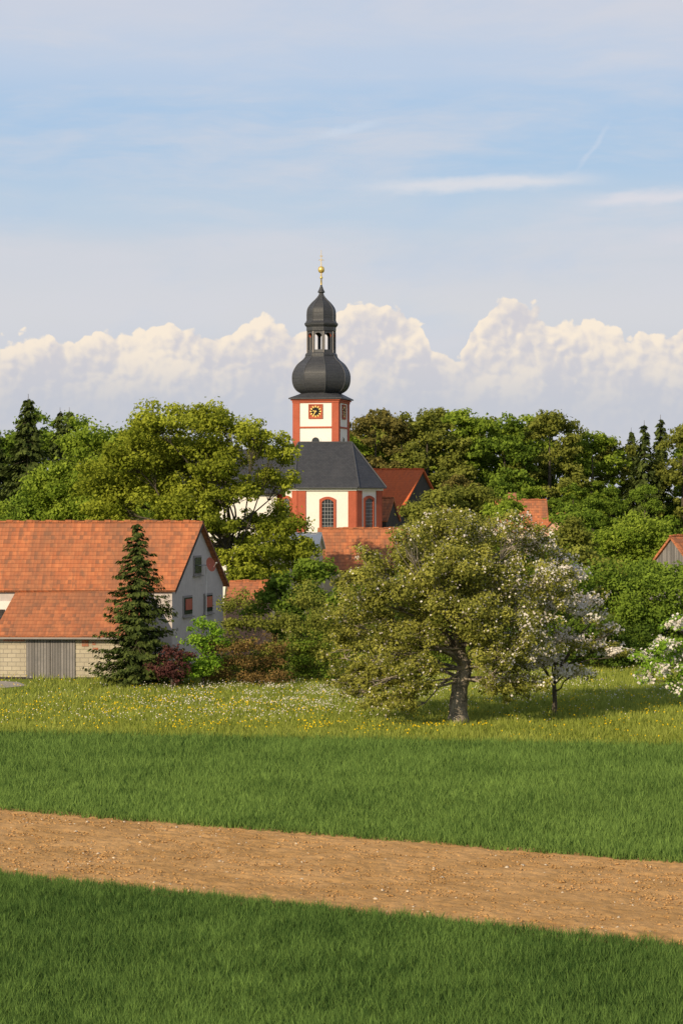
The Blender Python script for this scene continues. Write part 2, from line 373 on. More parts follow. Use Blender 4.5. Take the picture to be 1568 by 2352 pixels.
nt.links.new(mixc(nt,0.97,sky.outputs[0],x10(full)),bg1.inputs[0])
bg2=nd(nt,'ShaderNodeBackground'); bg2.inputs[1].default_value=0.1
up=M(nt,'SUBTRACT',0.97,M(nt,'MULTIPLY',sstep(nt,el,0.24,0.8),0.65))
nt.links.new(mixc(nt,up,sky.outputs[0],tuple(10*c for c in srgb(203,209,226)[:3])+(1,)),bg2.inputs[0])
mxs=nd(nt,'ShaderNodeMixShader')
nt.links.new(sstep(nt,el,0.235,0.30),mxs.inputs[0]); nt.links.new(bg1.outputs[0],mxs.inputs[1]); nt.links.new(bg2.outputs[0],mxs.inputs[2])
nt.links.new(mxs.outputs[0],out.inputs[0])

sun=bpy.data.lights.new('sun','SUN'); sun.energy=4.9; sun.angle=R(0.5); sun.color=(1.0,0.83,0.58)
so=bpy.data.objects.new('sun',sun); so.rotation_euler=S.to_track_quat('Z','Y').to_euler(); so.location=(-40,-20,40); COL.objects.link(so)

# ------------------------------------------------------------ ground
def yA(x): return 57.6-0.5925*x
def yB(x): return 70.34-0.540*x
def yC(x): return 98.6-0.1755*x
m,nt2,out2=newmat('meadow_ground'); tcg=nd(nt2,'ShaderNodeTexCoord').outputs['Object']
a=noise(nt2,tcg,0.25,6,0.6); b=noise(nt2,tcg,2.5,6,0.7)
col=mixc(nt2,sstep(nt2,a,0.35,0.65),(0.13,0.18,0.025,1),(0.24,0.26,0.05,1))
col=mixc(nt2,M(nt2,'MULTIPLY',sstep(nt2,b,0.4,0.7),0.5),col,(0.10,0.15,0.02,1))
principled(nt2,out2,col,0.95,0.1,b,0.6,0.1); m_meadow=m
m,nt2,out2=newmat('wheat_soil'); tcg=nd(nt2,'ShaderNodeTexCoord').outputs['Object']
b=noise(nt2,tcg,3,6,0.7); principled(nt2,out2,mixc(nt2,b,(0.03,0.05,0.015,1),(0.065,0.08,0.025,1)),0.95,0.1); m_wsoil=m
g=MB(); g.poly([(-3000,-200,0),(3000,-200,0),(3000,6000,0),(-3000,6000,0)]); g.obj('ground',[m_meadow])
g=MB(); g.poly([(-40,20,0.006),(40,20,0.006),(40,yA(40),0.006),(-40,yA(-40),0.006)]); 
wf=g.obj('wheat_field',[m_wsoil])
g=MB(); g.poly([(-40,yB(-40),0.006),(40,yB(40),0.006),(40,yC(40),0.006),(-40,yC(-40),0.006)]); 
wf2=g.obj('wheat_field.001',[m_wsoil])

def blades(n,x0,x1,y0,y1,test,h,wd,lean=0.5,keep=None,clump=0.0,bias=0.0):
    x=rng.uniform(x0,x1,n); y=rng.uniform(y0,y1,n)
    if clump:
        cx=np.floor(x/clump)*clump+clump*.5+(vnoise(x,y,clump*.99,12)-.5)*clump*.6; cy=np.floor(y/clump)*clump+clump*.5
        k=rng.random(n)<.5; x=np.where(k,cx+(x-cx)*.45,x); y=np.where(k,cy+(y-cy)*.45,y)
    k=test(x,y)
    if keep is not None: k&=rng.random(n)<keep(x,y)
    x=x[k];y=y[k]; n=len(x)
    f1=vnoise(x,y,.28,21); f2=vnoise(x+9,y,.11,22)
    an=rng.uniform(0,math.pi,n); la=rng.uniform(0,2*math.pi,n); hh=h*rng.uniform(0.5,1.15,n)*(0.85+0.3*vnoise(x,y,1.3,5))*(.72+.55*f1); ll=lean*hh*rng.random(n)
    V=np.empty((n,3,3)); dx=np.cos(an)*wd/2;dy=np.sin(an)*wd/2
    V[:,0]=np.stack([x-dx,y-dy,np.zeros(n)],1);V[:,1]=np.stack([x+dx,y+dy,np.zeros(n)],1)
    V[:,2]=np.stack([x+np.cos(la)*ll,y+np.sin(la)*ll,hh],1)
    t=-0.08+bias+0.3*vnoise(x,y,2.5,1)+0.35*f1+.25*f2+0.15*vnoise(x+y*.5,y*3,5,6)+rng.normal(0,.24,n)
    return V.reshape(-1,3),np.arange(3*n).reshape(-1,3),t,0
inx=lambda x,y,mg=4: np.abs(x)<(0.155*y+mg)
p=blades(400000,-12.5,12.5,41,66,lambda x,y:(y<yA(x)+0.15*np.sin(x*9)+0.25*vnoise(x,y,.4)-.1)&inx(x,y,2.0),0.30,0.026,0.9,clump=.16)
obj('blades',npmesh('wheat_blades',[p],[L_wheat]),wf)
p=blades(850000,-21,21,58,108,lambda x,y:(y>yB(x)-0.3*vnoise(x,y,.4)+.1)&(y<yC(x)+.9*vnoise(x,y,.8))&inx(x,y,2.5),0.32,0.036,0.9,keep=lambda x,y:np.clip(1.5-y/95,0.4,1),clump=.19,bias=.1)
obj('blades',npmesh('wheat_blades_b',[p],[L_wheat2]),wf2)

nx,ny=800,180
xs=np.linspace(-27,27,nx); tt=np.linspace(0,1,ny); X,T_=np.meshgrid(xs,tt)
Y=(yA(X)-0.6)*(1-T_)+(yB(X)+0.6)*T_
ac=Y+0.565*X
Z=0.055+0.009*np.sin(ac*2*math.pi/0.75+2.5*vnoise(X,Y,3,8))*vnoise(X,Y,2.5,14)+0.045*(vnoise(X,Y,0.28,1)-.5)+0.045*(vnoise(X,Y,0.13,2)-.5)+0.04*(vnoise(X*.5,ac,0.7,4)-.5)
Z=np.maximum(Z,0.012)
V=np.stack([X,Y,Z],-1).reshape(-1,3); i=np.arange(nx*ny).reshape(ny,nx)
F=np.stack([i[:-1,:-1],i[:-1,1:],i[1:,1:],i[1:,:-1]],-1).reshape(-1,4)
m,nt2,out2=newmat('ploughed_earth'); tcg=nd(nt2,'ShaderNodeTexCoord').outputs['Object']
a=noise(nt2,tcg,0.5,7,0.65); b=noise(nt2,tcg,9,6,0.75)
col=mixc(nt2,sstep(nt2,a,0.35,0.65),(0.42,0.24,0.09,1),(0.55,0.325,0.135,1))
col=mixc(nt2,M(nt2,'MULTIPLY',sstep(nt2,b,0.45,0.75),0.45),col,(0.30,0.165,0.06,1))
principled(nt2,out2,col,0.95,0.1,b,0.6,0.05); m_soil=m
po=obj('ploughed_strip',npmesh('ploughed_strip',[(V,F,None,0)],[m_soil]))
def rocks(n,smin,smax,pw=3):
    x=rng.uniform(-17,17,n); t=rng.uniform(0.02,0.98,n); y=yA(x)*(1-t)+yB(x)*t
    s=smin+(smax-smin)*rng.random(n)**pw
    B=np.array([[1,0,0],[-1,0,0],[0,1,0],[0,-1,0],[0,0,1],[0,0,-1]],float)
    F0=np.array([[0,2,4],[2,1,4],[1,3,4],[3,0,4],[2,0,5],[1,2,5],[3,1,5],[0,3,5]])
    V=B[None]*rng.uniform(0.5,1.1,(n,6,3))+rng.normal(0,.22,(n,6,3)); V*=s[:,None,None]*np.array([1,1,.6])
    V+=np.stack([x,y,np.full(n,.055)],1)[:,None]
    return V.reshape(-1,3),(F0[None]+6*np.arange(n)[:,None,None]).reshape(-1,3),None,0
obj('clods',npmesh('clods',[rocks(30000,.012,.07,3)],[m_soil]),po)
m_stone=mat_plain('limestone',(0.58,0.48,0.35),0.2,2)
obj('field_stones',npmesh('field_stones',[rocks(1100,.012,.08,3.0)],[m_stone]))

def tmeadow(x,y): return (y>yC(x)-0.1)&(y<152)&inx(x,y,4)&~((x<-17.6)&(y>125.6)&(y<133.2))
def tall(x,y): return 0.35+0.65*((x>-13)|(y<118))
mp=[blades(260000,-28,28,93,152,tmeadow,0.32,0.05,0.9,tall,bias=.1)]
V,F,t,_=blades(14000,-31,31,93,112,lambda x,y:(y>yC(x)-.4)&(y<yC(x)+2.2)&inx(x,y,6)&(vnoise(x,y,3,4)>.35),0.5,0.05,0.7); mp.append((V,F,t,0))
md=obj('meadow_grass',npmesh('meadow_grass',mp,[L_grass]))
def flowers(n,f,size,z0,z1):
    x=rng.uniform(-30,30,n);y=rng.uniform(97,150,n);k=(y>yC(x)+.3)&(rng.random(n)<f(x,y));x=x[k];y=y[k];n=len(x)
    C=np.stack([x,y,rng.uniform(z0,z1,n)],1); V,F=leafquads(C,rng.normal(size=(n,3))*.6+np.array([-.4,-.5,.5]),size*rng.uniform(.6,1.3,n),0.9)
    return V,F,rng.random(n),0
g2=lambda x,y,cx,cy,sx_,sy_: np.exp(-((x-cx)/sx_)**2-((y-cy)/sy_)**2)
fw=flowers(130000,lambda x,y:(0.02+1.0*g2(x,y,-3.0,120,5.5,8)+0.2*g2(x,y,-8,111,7,5)+.3*g2(x,y,9,127,8,10))*np.clip(vnoise(x,y,1.2,7)*2-.5,0,1)*(y>104),0.06,.27,.44)
obj('white_meadow_flowers',npmesh('white_flowers',[fw],[L_blossom]))
fy=flowers(130000,lambda x,y:(0.06+0.5*g2(x,y,0,103,8,1.6)+.4*g2(x,y,-9,112,9,6)+.15*g2(x,y,14,112,5,8))*np.clip(vnoise(x,y,.8,9)*2.4-1.0,0,1),0.07,.28,.42)
obj('yellow_meadow_flowers',npmesh('yellow_flowers',[fy],[L_yellow]))
g=MB(); g.poly([(-60,126,0.012),(-19.2,126.3,0.012),(-17.6,128.5,0.012),(-18.5,131,0.012),(-21,133,0.012),(-60,133,0.012)]); g.obj('farm_track',[m_concrete])

# ------------------------------------------------------------ generic house
def house(name,O,ex,ey,L,W,ez,rz,wallm,roofm,ov=0.35,th=0.16,z0=0,gablem=None):
    E=empty(name); ex=Vector((*ex,0));ey=Vector((*ey,0)); o=Vector((*O,0))
    P=lambda a,b,z:o+ex*a+ey*b+Vector((0,0,z))
    b=MB(); gm=1 if gablem else 0
    b.poly([P(0,0,z0),P(L,0,z0),P(L,0,ez),P(0,0,ez)]); b.poly([P(0,W,z0),P(L,W,z0),P(L,W,ez),P(0,W,ez)])
    for a in (0,L):
        b.poly([P(a,0,z0),P(a,W,z0),P(a,W,ez),P(a,W/2,rz),P(a,0,ez)],gm)
    b.obj('walls',[wallm]+([gablem] if gablem else []),E)
    r=MB(); k=(rz-ez)/(W/2); dz=0.1
    r.slab([P(-ov,-ov,ez-k*ov+dz),P(L+ov,-ov,ez-k*ov+dz),P(L+ov,W/2-.004,rz+dz),P(-ov,W/2-.004,rz+dz)],th)
    r.slab([P(-ov,W+ov,ez-k*ov+dz),P(L+ov,W+ov,ez-k*ov+dz),P(L+ov,W/2+.004,rz+dz),P(-ov,W/2+.004,rz+dz)],th)
    n=max(1,int((L+2*ov)/0.4))
    for i in range(n):
        a=-ov+i*(L+2*ov)/n; r.box(P,a+.01,a+(L+2*ov)/n-.01,W/2-.11,W/2+.11,rz+dz-.04+0.03*(i%2),rz+dz+.06+0.03*(i%3))
    r.obj('roof',[roofm],E)
    return E,P
barn,P=house('barn',(-10.13,137),(-0.9985,-0.02),(0.289,0.957),24,9.0,5.2,9.0,m_render,m_tile,0.3)
b=MB()
for y0,y1 in ((0,4.5),(4.5,9)):
    z=lambda y:5.2+(4.5-abs(y-4.5))/4.5*3.8
    e0=-.3 if y0==0 else 4.5; e1=4.5 if y0==0 else 9.3
    b.poly([P(-.315,e0,z(e0)+.10),P(-.315,e1,z(e1)+.10),P(-.315,e1,z(e1)-.16),P(-.315,e0,z(e0)-.16)],0)
b.obj('verge_boards',[m_wood],barn)
b=MB()
def gwin(s0,s1,z0,z1,blind):
    b.box(P,-.06,-.002,s0-.12,s1+.12,z0-.14,z1+.12,0)
    b.box(P,-.10,-.06,s0,s1,z0,z1,1)
    if blind: b.box(P,-.125,-.10,s0+.12,s1-.12,z0+.25,z1-.08,2)
    b.box(P,-.17,-.06,s0-.2,s1+.2,z0-.22,z0-.14,0)
gwin(1.9,3.2,3.5,4.5,True); gwin(5.5,6.8,3.5,4.5,True); gwin(3.7,4.8,5.95,6.9,False)
gwin(6.9,7.9,0.9,2.0,True)
b.obj('windows',[m_trim,m_dark,m_shutter],barn)
b=MB(); c=Vector(P(-.75,4.35,6.45)); ax=Vector((0.80,-0.55,0.22)).normalized(); u_=ax.cross(Vector((0,0,1))).normalized(); v_=u_.cross(ax)
rings=[[c+ax*(0.10*(r/0.45)**2)+(u_*math.cos(k*math.pi/10)+v_*math.sin(k*math.pi/10))*r for k in range(20)] for r in (0.02,.15,.3,.45)]
for i in range(3):
    for k in range(20):
        b.poly([rings[i][k],rings[i][(k+1)%20],rings[i+1][(k+1)%20],rings[i+1][k]],0)
dish=empty('satellite_dish'); b.obj('reflector',[m_shutter],dish)
parts=[(*tube([c,Vector(P(-.08,4.35,6.4))],[.03,.03],6),None,0),(*tube([c-v_*.4,c+ax*.55],[.015,.015],5),None,0),(*tube([c+ax*.5,c+ax*.62],[.05,.05],6),None,0)]
obj('arm',npmesh('arm',parts,[m_metal]),dish)
mast=obj('antenna_mast',npmesh('antenna_mast',[(*tube([P(-.35,4.9,2.4),P(-.35,4.9,6.3)],[.035,.03],6),None,0),(*tube([P(-.35,4.9,6.2),P(-.5,5.6,6.5)],[.03,.02],6),None,0),(*tube([P(-.35,4.9,3.2),P(0,4.9,3.2)],[.02,.02],5),None,0),(*tube([P(-.35,4.9,5.2),P(0,4.9,5.2)],[.02,.02],5),None,0)],[m_white]))
ann=empty('barn_annex')
A0=Vector((-19.9,133.45,0)); A1=Vector((-12.2,133.1,0)); 
fr,La=frame(A0,A1)
b=MB(); 
b.box(fr,0,La,-4.2,0,0,2.62,0)
b.box(fr,1.55,4.4,0.002,0.07,0.05,2.5,1)
b.box(fr,2.95,2.99,0.07,0.09,0.05,2.5,3)
b.box(fr,1.4,4.55,0.002,0.1,2.5,2.62,3)
b.box(fr,0.2,1.45,0.003,0.02,2.2,2.3,2); b.box(fr,4.8,5.2,0.003,.02,1.9,2.3,2); b.box(fr,5.4,5.6,0.003,.02,2.0,2.15,2); b.box(fr,5.45,5.75,0.003,.02,1.7,1.85,2)
b.box(fr,-.05,La,0.0021,0.03,0,.12,3)
q0=[Vector((-19.9,133.45,2.6)),Vector((-18.95,137.6,2.6)),Vector((-18.95,137.6,5.2))]; b.poly(q0,0)
q1=[Vector((-12.2,133.1,2.6)),Vector((-11.6,137.4,2.6)),Vector((-11.6,137.4,5.2))]; b.poly(q1,0)
b.obj('walls',[m_block,m_planks,m_brick,m_wood],ann)
b=MB(); b.slab([(-20.3,132.95,2.55),(-11.9,132.65,2.55),(-11.5,137.6,5.62),(-19.2,137.7,5.62)],0.14)
b.box(lambda a,b_,z:Vector((-19.2,137.66,0)).lerp(Vector((-11.5,137.56,0)),a)+Vector((0,b_,z)),0,1,-.12,.12,5.6,5.70)
b.obj('roof',[m_tile],ann)
b=MB(); b.box(fr,-.35,La+.3,0.42,0.54,2.36,2.46); b.obj('gutter',[m_trim],ann)
obj('vent_pipes',npmesh('vent_pipes',[(*tube([(x,138.2,5.5),(x,138.2,6.15)],[.09,.09],8),None,0) for x in (-18.75,-18.5)]+[(*tube([(x,138.2,6.15),(x,138.2,6.3)],[.14,.05],8),None,0) for x in (-18.75,-18.5)],[m_metal]),barn)
sh,_=house('garden_shed',(-25.5,134.2),(1,0),(0,1),5.4,2.2,2.6,3.4,m_wood,m_slate,0.2)
b=MB(); fr2,_=frame((-23.9,136.7),(-19.5,136.8)); b.box(fr2,0,4.4,0.02,0.06,2.9,4.4,0); b.box(fr2,3.0,3.8,0.062,0.1,2.9,3.9,1); b.obj('light_wall_panel',[m_white,m_wood],barn)

# ------------------------------------------------------------ church
ch=empty('church')
walls=[(-6.4,231.5),(-6.4,227.8),(-4.3,225.4),(1.45,225.0),(3.95,227.9),(3.95,231.2),(1.5,233.8),(-4.3,233.8)]
EZ=11.75; RZ=16.25
w_=MB(); trim=MB(); win=MB()
R1=Vector((-4.3,229.4,RZ)); R2=Vector((1.05,229.4,RZ))
n=len(walls)
def arch_window(fr,cx,z0,wd,h,rise,fw=0.25,bars=(4,8)):
    hw=wd/2
    def arc(hw_,z0_,h_,rise_,N=10):
        pts=[(-hw_,z0_)]
        for i in range(N+1):
            t=-1+2*i/N; pts.append((hw_*t,z0_+h_-rise_*t*t))
        pts.append((hw_,z0_)); return pts
    inn=arc(hw,z0,h,rise); outp=arc(hw+fw,z0-fw,h+2*fw,rise)
    for i in range(len(inn)):
        j=(i+1)%len(inn)
        a,b_,c,d=outp[i],outp[j],inn[j],inn[i]
        trim.poly([fr(cx+q[0],.10,q[1]) for q in (a,b_,c,d)],0)
        trim.poly([fr(cx+d[0],.10,d[1]),fr(cx+c[0],.10,c[1]),fr(cx+c[0],.003,c[1]),fr(cx+d[0],.003,d[1])],0)
        trim.poly([fr(cx+a[0],.10,a[1]),fr(cx+b_[0],.10,b_[1]),fr(cx+b_[0],.003,b_[1]),fr(cx+a[0],.003,a[1])],0)
    win.poly([fr(cx+q[0],.012,q[1]) for q in inn],0)
    nx_,nz_=bars
    for i in range(1,nx_):
        x=-hw+wd*i/nx_; zt=z0+h-rise*(x/hw)**2; win.box(fr,cx+x-.018,cx+x+.018,.014,.04,z0,zt,1)
    for k in range(1,nz_):
        z=z0+h*k/nz_*0.97; win.box(fr,cx-hw,cx+hw,.016,.044,z-.018,z+.018,1)
for i in range(n):
    p0,p1=walls[i],walls[(i+1)%n]; fr,L=frame(p0,p1)
    w_.poly([fr(0,0,0),fr(L,0,0),fr(L,0,EZ),fr(0,0,EZ)],0)
    trim.box(fr,0.0,0.80,0.004,0.09,0,EZ-.35,0); trim.box(fr,L-.80,L,0.005,0.092,0,EZ-.35,0)
    trim.box(fr,-.05,L+.05,0.006,0.22,EZ-.35,EZ-.12,1)
    trim.box(fr,-.16,L+.16,0.25,0.55,EZ-.14,EZ-.02,2)
    if i==2: arch_window(fr,2.95,7.55,1.15,3.0,0.28)
    if i==3: arch_window(fr,1.9,7.75,1.15,2.9,0.28)
    if i==1: arch_window(fr,1.55,7.75,1.0,2.9,0.28)
w_.obj('choir_walls',[m_white],ch)
c0=Vector((-1.2,229.4,0)); ev=[]
for p in walls:
    q=Vector((*p,0)); d=(q-c0); d=d.normalized(); ev.append(q+d*0.55+Vector((0,0,EZ-.03)))
rf=MB()
for i in range(n):
    a,b_=ev[i],ev[(i+1)%n]
    if i in (2,): pts=[a,b_,R2,R1]
    elif i==6: pts=[a,b_,R1,R2]
    elif i in (3,4,5): pts=[a,b_,R2]
    else: pts=[a,b_,R1]
    rf.poly(pts,0)
rf.poly([e for e in ev][::-1],0)
rf.obj('choir_roof',[m_slate],ch)
parts=[]
for i in range(n):
    parts.append((*tube([ev[i]+Vector((0,0,.03)),(R2 if i in(3,4,5,6) else R1)+Vector((0,0,.02))],[.07,.07],6),None,0))
parts.append((*tube([R1,R2],[.09,.09],6),None,0))
m_lead=mat_plain('lead',(0.06,0.062,0.07),0.2,2,0.5,0.4)
obj('roof_ridges',npmesh('roof_ridges',parts,[m_lead]),ch)
b=MB(); b.poly([(-17,226.8,0),(-6.4,226.8,0),(-6.4,226.8,11.6),(-17,226.8,11.6)]); b.poly([(-17,226.8,0),(-17,236,0),(-17,236,11.6),(-17,231.4,15.4),(-17,226.8,11.6)]); b.poly([(-6.4,226.8,0),(-6.4,236,0),(-6.4,236,11.6),(-6.4,231.4,15.4),(-6.4,226.8,11.6)])
b.obj('nave_walls',[m_white],ch)
b=MB(); b.slab([(-17.4,226.2,11.2),(-5.9,226.2,11.2),(-5.9,231.4,15.6),(-17.4,231.4,15.6)],.2); b.slab([(-17.4,236.6,11.2),(-5.9,236.6,11.2),(-5.9,231.405,15.6),(-17.4,231.405,15.6)],.2)
b.obj('nave_roof',[m_slate],ch)
TC=Vector((-2.07,235.0,0)); th_=R(-13.5); s_=4.67/2
ct,sn=math.cos(th_),math.sin(th_)
def tp(x,y): return (TC.x+x*ct-y*sn,TC.y+x*sn+y*ct)
cor=[tp(-s_,-s_),tp(s_,-s_),tp(s_,s_),tp(-s_,s_)]
tz=20.65; tw=MB()
for i in range(4):
    fr,L=frame(cor[i],cor[(i+1)%4])
    tw.poly([fr(0,0,0),fr(L,0,0),fr(L,0,tz),fr(0,0,tz)])
    k=.004*(i%2)
    trim.box(fr,-.07-k,.66,.003,.07+k,0,tz-.25,0); trim.box(fr,L-.66,L+.07+k,.003,.071+k,0,tz-.25,0)
    trim.box(fr,-.10,L+.10,.002,.12+k,tz-.28,tz-.02,0); 
    trim.box(fr,-.22,L+.22,.001,.24+k,tz-.06,tz+.06,0)
    trim.box(fr,.66,L-.66,.004,.09,17.78,17.95,0); 
    if i!=2:
        cz=19.48; cx=L/2; hw=.64
        for (a,b0,c,d) in ((-hw-.1,-hw,cz-hw-.1,cz+hw+.1),(hw,hw+.1,cz-hw-.1,cz+hw+.1)):
            trim.box(fr,cx+a,cx+b0,.004,.12,c,d,0)
        trim.box(fr,cx-hw,cx+hw,.004,.12,cz+hw,cz+hw+.1,0); trim.box(fr,cx-hw,cx+hw,.004,.12,cz-hw-.1,cz-hw,0)
        trim.box(fr,cx-hw,cx+hw,.004,.05,cz-hw,cz+hw,0)
        N=24; ringo=[fr(cx+.50*math.cos(2*math.pi*q/N),.07,cz+.50*math.sin(2*math.pi*q/N)) for q in range(N)]
        win.poly(ringo,2)
        for q in range(12):
            an=q*math.pi/6
            Pn=lambda a,b_,z,an=an: fr(cx+(z)*math.sin(an)+a*math.cos(an),b_,cz+z*math.cos(an)-a*math.sin(an))
            trim.box(Pn,-.055,.055,.075,.09,.40,.60,3)
        for an,l in ((R(283),.28),(R(210),.42)):
            Pn=lambda a,b_,z,an=an: fr(cx+(z)*math.sin(an)+a*math.cos(an),b_,cz+z*math.cos(an)-a*math.sin(an))
            trim.box(Pn,-.04,.04,.095,.11,-.1,l,3)
        N=10; cz=16.1; pts=[(-.4,cz-.8)]+[(-.4*math.cos(math.pi*q/N),cz+.4*math.sin(math.pi*q/N)+.35) for q in range(N+1)]+[(.4,cz-.8)]
        po_=[(-.55,cz-.8)]+[(-.55*math.cos(math.pi*q/N),cz+.55*math.sin(math.pi*q/N)+.35) for q in range(N+1)]+[(.55,cz-.8)]
        for q in range(len(pts)-1):
            trim.poly([fr(cx+po_[q][0],.05,po_[q][1]),fr(cx+po_[q+1][0],.05,po_[q+1][1]),fr(cx+pts[q+1][0],.05,pts[q+1][1]),fr(cx+pts[q][0],.05,pts[q][1])],1)
        win.poly([fr(cx+q[0],.02,q[1]) for q in pts],0)
tw.obj('tower_walls',[m_white],ch)
trim.obj('painted_trim',[m_red,m_white,m_lead,m_gold],ch); m_black=mat_plain('clock_black',(0.015,0.015,0.015),0.1)
win.obj('windows_and_clock',[m_dark,m_mull,m_black],ch)
def ring8(r,z,rot=0):
    return [Vector((TC.x+r*math.cos(th_+rot+math.pi/8+k*math.pi/4),TC.y+r*math.sin(th_+rot+math.pi/8+k*math.pi/4),z)) for k in range(8)]
def smoothprof(pts,n=8):
    o=[]
    for i in range(len(pts)-1):
        p0=pts[max(i-1,0)];p1=pts[i];p2=pts[i+1];p3=pts[min(i+2,len(pts)-1)]
        for k in range(n):
            t=k/n
            o.append(tuple(0.5*((2*p1[j])+(-p0[j]+p2[j])*t+(2*p0[j]-5*p1[j]+4*p2[j]-p3[j])*t*t+(-p0[j]+3*p1[j]-3*p2[j]+p3[j])*t**3) for j in (0,1)))
    o.append(pts[-1]); return o
dm=MB(); ribs=[]
def lathe(pts,mat=0,rib=True):
    rg=[ring8(r*1.04,z) for r,z in pts]
    for i in range(len(rg)-1):
        for k in range(8): dm.poly([rg[i][k],rg[i][(k+1)%8],rg[i+1][(k+1)%8],rg[i+1][k]],mat)
    if rib:
        for k in range(8): ribs.append((*tube([g_[k] for g_ in rg],[.045]*len(rg),5),None,0))
pz=lambda v:10.4+(1150-v)*0.04468
pr_=lambda r:r*0.04468
lathe(smoothprof([(pr_(44),pz(904)),(pr_(55),pz(897)),(pr_(62),pz(886)),(pr_(64.5),pz(872)),(pr_(63),pz(856)),(pr_(54),pz(839)),(pr_(42),pz(828)),(pr_(36),pz(821)),(pr_(35),pz(816))]))
e=s_+.42
R0=pr_(44)*1.04
c4_=[Vector((*tp(sx_*e,sy_*e),pz(918.5))) for sx_,sy_ in ((-1,-1),(1,-1),(1,1),(-1,1))]
c5_=[v+Vector((0,0,.12)) for v in c4_]
for k in range(4): dm.poly([c4_[k],c4_[(k+1)%4],c5_[(k+1)%4],c5_[k]],0)
dm.poly(c4_[::-1],0)
orow=ring8(R0,pz(903.5))
for k in range(4):
    A=c5_[k];Bc=c5_[(k+1)%4]
    mid=(A+Bc)/2-TC; am=math.atan2(mid.y,mid.x)
    near=sorted(orow,key=lambda v:abs((math.atan2(v.y-TC.y,v.x-TC.x)-am+math.pi)%(2*math.pi)-math.pi))[:2]
    near.sort(key=lambda v:(v-A).length); dm.poly([A,Bc,near[1],near[0]],0)
    mc=A-TC; ac_=math.atan2(mc.y,mc.x)
    nc=sorted(orow,key=lambda v:abs((math.atan2(v.y-TC.y,v.x-TC.x)-ac_+math.pi)%(2*math.pi)-math.pi))[:2]; dm.poly([A,nc[0],nc[1]],0)
lathe([(pr_(36),pz(817)),(pr_(35),pz(813)),(pr_(33),pz(811)),(0.05,pz(811))],0,False)
rl=pr_(31)*1.04; z1,z2=pz(812),pz(762)
lr=ring8(rl,0)
lt=MB()
for k in range(8):
    p0,p1=lr[(k+1)%8],lr[k]; fr,L=frame(p1,p0)
    pw=.17
    lt.box(fr,0,pw,-.16,.02,z1,z2,0); lt.box(fr,L-pw,L,-.161,.021,z1,z2,0)
    lt.box(fr,-.03,.07,.022,.07,z1,z2,1)
    lt.box(fr,pw,L-pw,-.12,0,z1,z1+.35,0)
    N=8; hw=(L-2*pw)/2; za=z2-.15-hw
    arc_=[(-hw*math.cos(math.pi*q/N),za+hw*math.sin(math.pi*q/N)) for q in range(N+1)]
    for q in range(N):
        a,b_=arc_[q],arc_[q+1]
        for d in (0.0,-.12): lt.poly([fr(L/2+a[0],d,a[1]),fr(L/2+b_[0],d,b_[1]),fr(L/2+b_[0],d,z2),fr(L/2+a[0],d,z2)],0)
        lt.poly([fr(L/2+a[0],0,a[1]),fr(L/2+b_[0],0,b_[1]),fr(L/2+b_[0],-.12,b_[1]),fr(L/2+a[0],-.12,a[1])],2)
lt.obj('lantern',[m_lead,m_trim,m_red],ch)
lathe([(pr_(31),pz(763)),(pr_(33),pz(760)),(pr_(33),pz(752)),(pr_(37),pz(747)),(pr_(37.5),pz(743)),(pr_(34),pz(740))],0,False)
lathe([(0.05,pz(762.5)),(pr_(32),pz(762.5))],0,False)
lathe(smoothprof([(pr_(34),pz(740)),(pr_(32),pz(736)),(pr_(32),pz(722)),(pr_(30),pz(709)),(pr_(22),pz(697)),(pr_(13),pz(688)),(pr_(6),pz(679)),(pr_(4),pz(673))]))
lathe(smoothprof([(pr_(4),pz(673)),(pr_(8),pz(671)),(pr_(5),pz(664)),(pr_(2),pz(655)),(pr_(1.5),pz(652))]),0,False)
dm.obj('onion_dome',[m_slate],ch)
obj('dome_ribs',npmesh('dome_ribs',ribs,[m_lead]),ch)
def at(z,x=0): return (TC.x+x,TC.y,z)
gp=[(*tube([at(pz(654)),at(pz(640)),at(pz(639)),at(pz(636)),at(pz(635)),at(pz(622))],[.10,.07,.16,.16,.07,.07],8),None,0)]
sp=[(0.02,-.36),(.2,-.32),(.3,-.2),(.34,0),(.3,.2),(.2,.3),(.02,.36)]
gp.append((*tube([at(pz(619)+b_) for a_,b_ in sp],[a_ for a_,b_ in sp],14),None,0))
gp.append((*tube([at(pz(612)),at(pz(574))],[.045,.02],6),None,0))
for zz,l in ((597,.28),(588,.16)): gp.append((*tube([at(pz(zz),-l),at(pz(zz),l)],[.035,.035],5),None,0))
obj('orb_and_cross',npmesh('orb_and_cross',gp,[m_gold]),ch)

# ------------------------------------------------------------ village houses
nrm=lambda x,y:(x/math.hypot(x,y),y/math.hypot(x,y))
ey=nrm(2.73,5.0); exx=(-ey[1],ey[0])
house('red_roof_barn',(5.84,240),exx,ey,6.2,11.4,8.7,13.7,m_wood,m_tile_new,0.25,gablem=m_wood)
house('red_roof_shed',(4.6,236),(-0.88,0.48),nrm(.5,1),2.5,3.2,8.4,10.6,m_wood,m_tile,0.15)
e1,P=house('farmhouse',(-1.4,187.6),(1,0.02),(-0.1,0.995),7.0,5.4,4.9,8.0,m_cream,m_tile,0.3)
e1,P=house('cream_house',(-8.4,181),(0.97,-0.1),(0.1,0.97),6.6,5,6.6,7.7,m_cream,m_white,0.2)
e1,P=house('pink_house',(-7.6,151),nrm(1,-0.1),nrm(.1,1),2.4,5,3.6,4.9,m_pink,m_tile,0.15)
e1,P=house('red_roof_house',(15.2,228),(1,0),(0,1),5.2,6,7.5,10.4,m_cream,m_tile,0.3)
b=MB(); b.box(P,1.6,2.4,2.7,3.3,9.8,11.2); b.obj('chimney',[m_brick],e1)
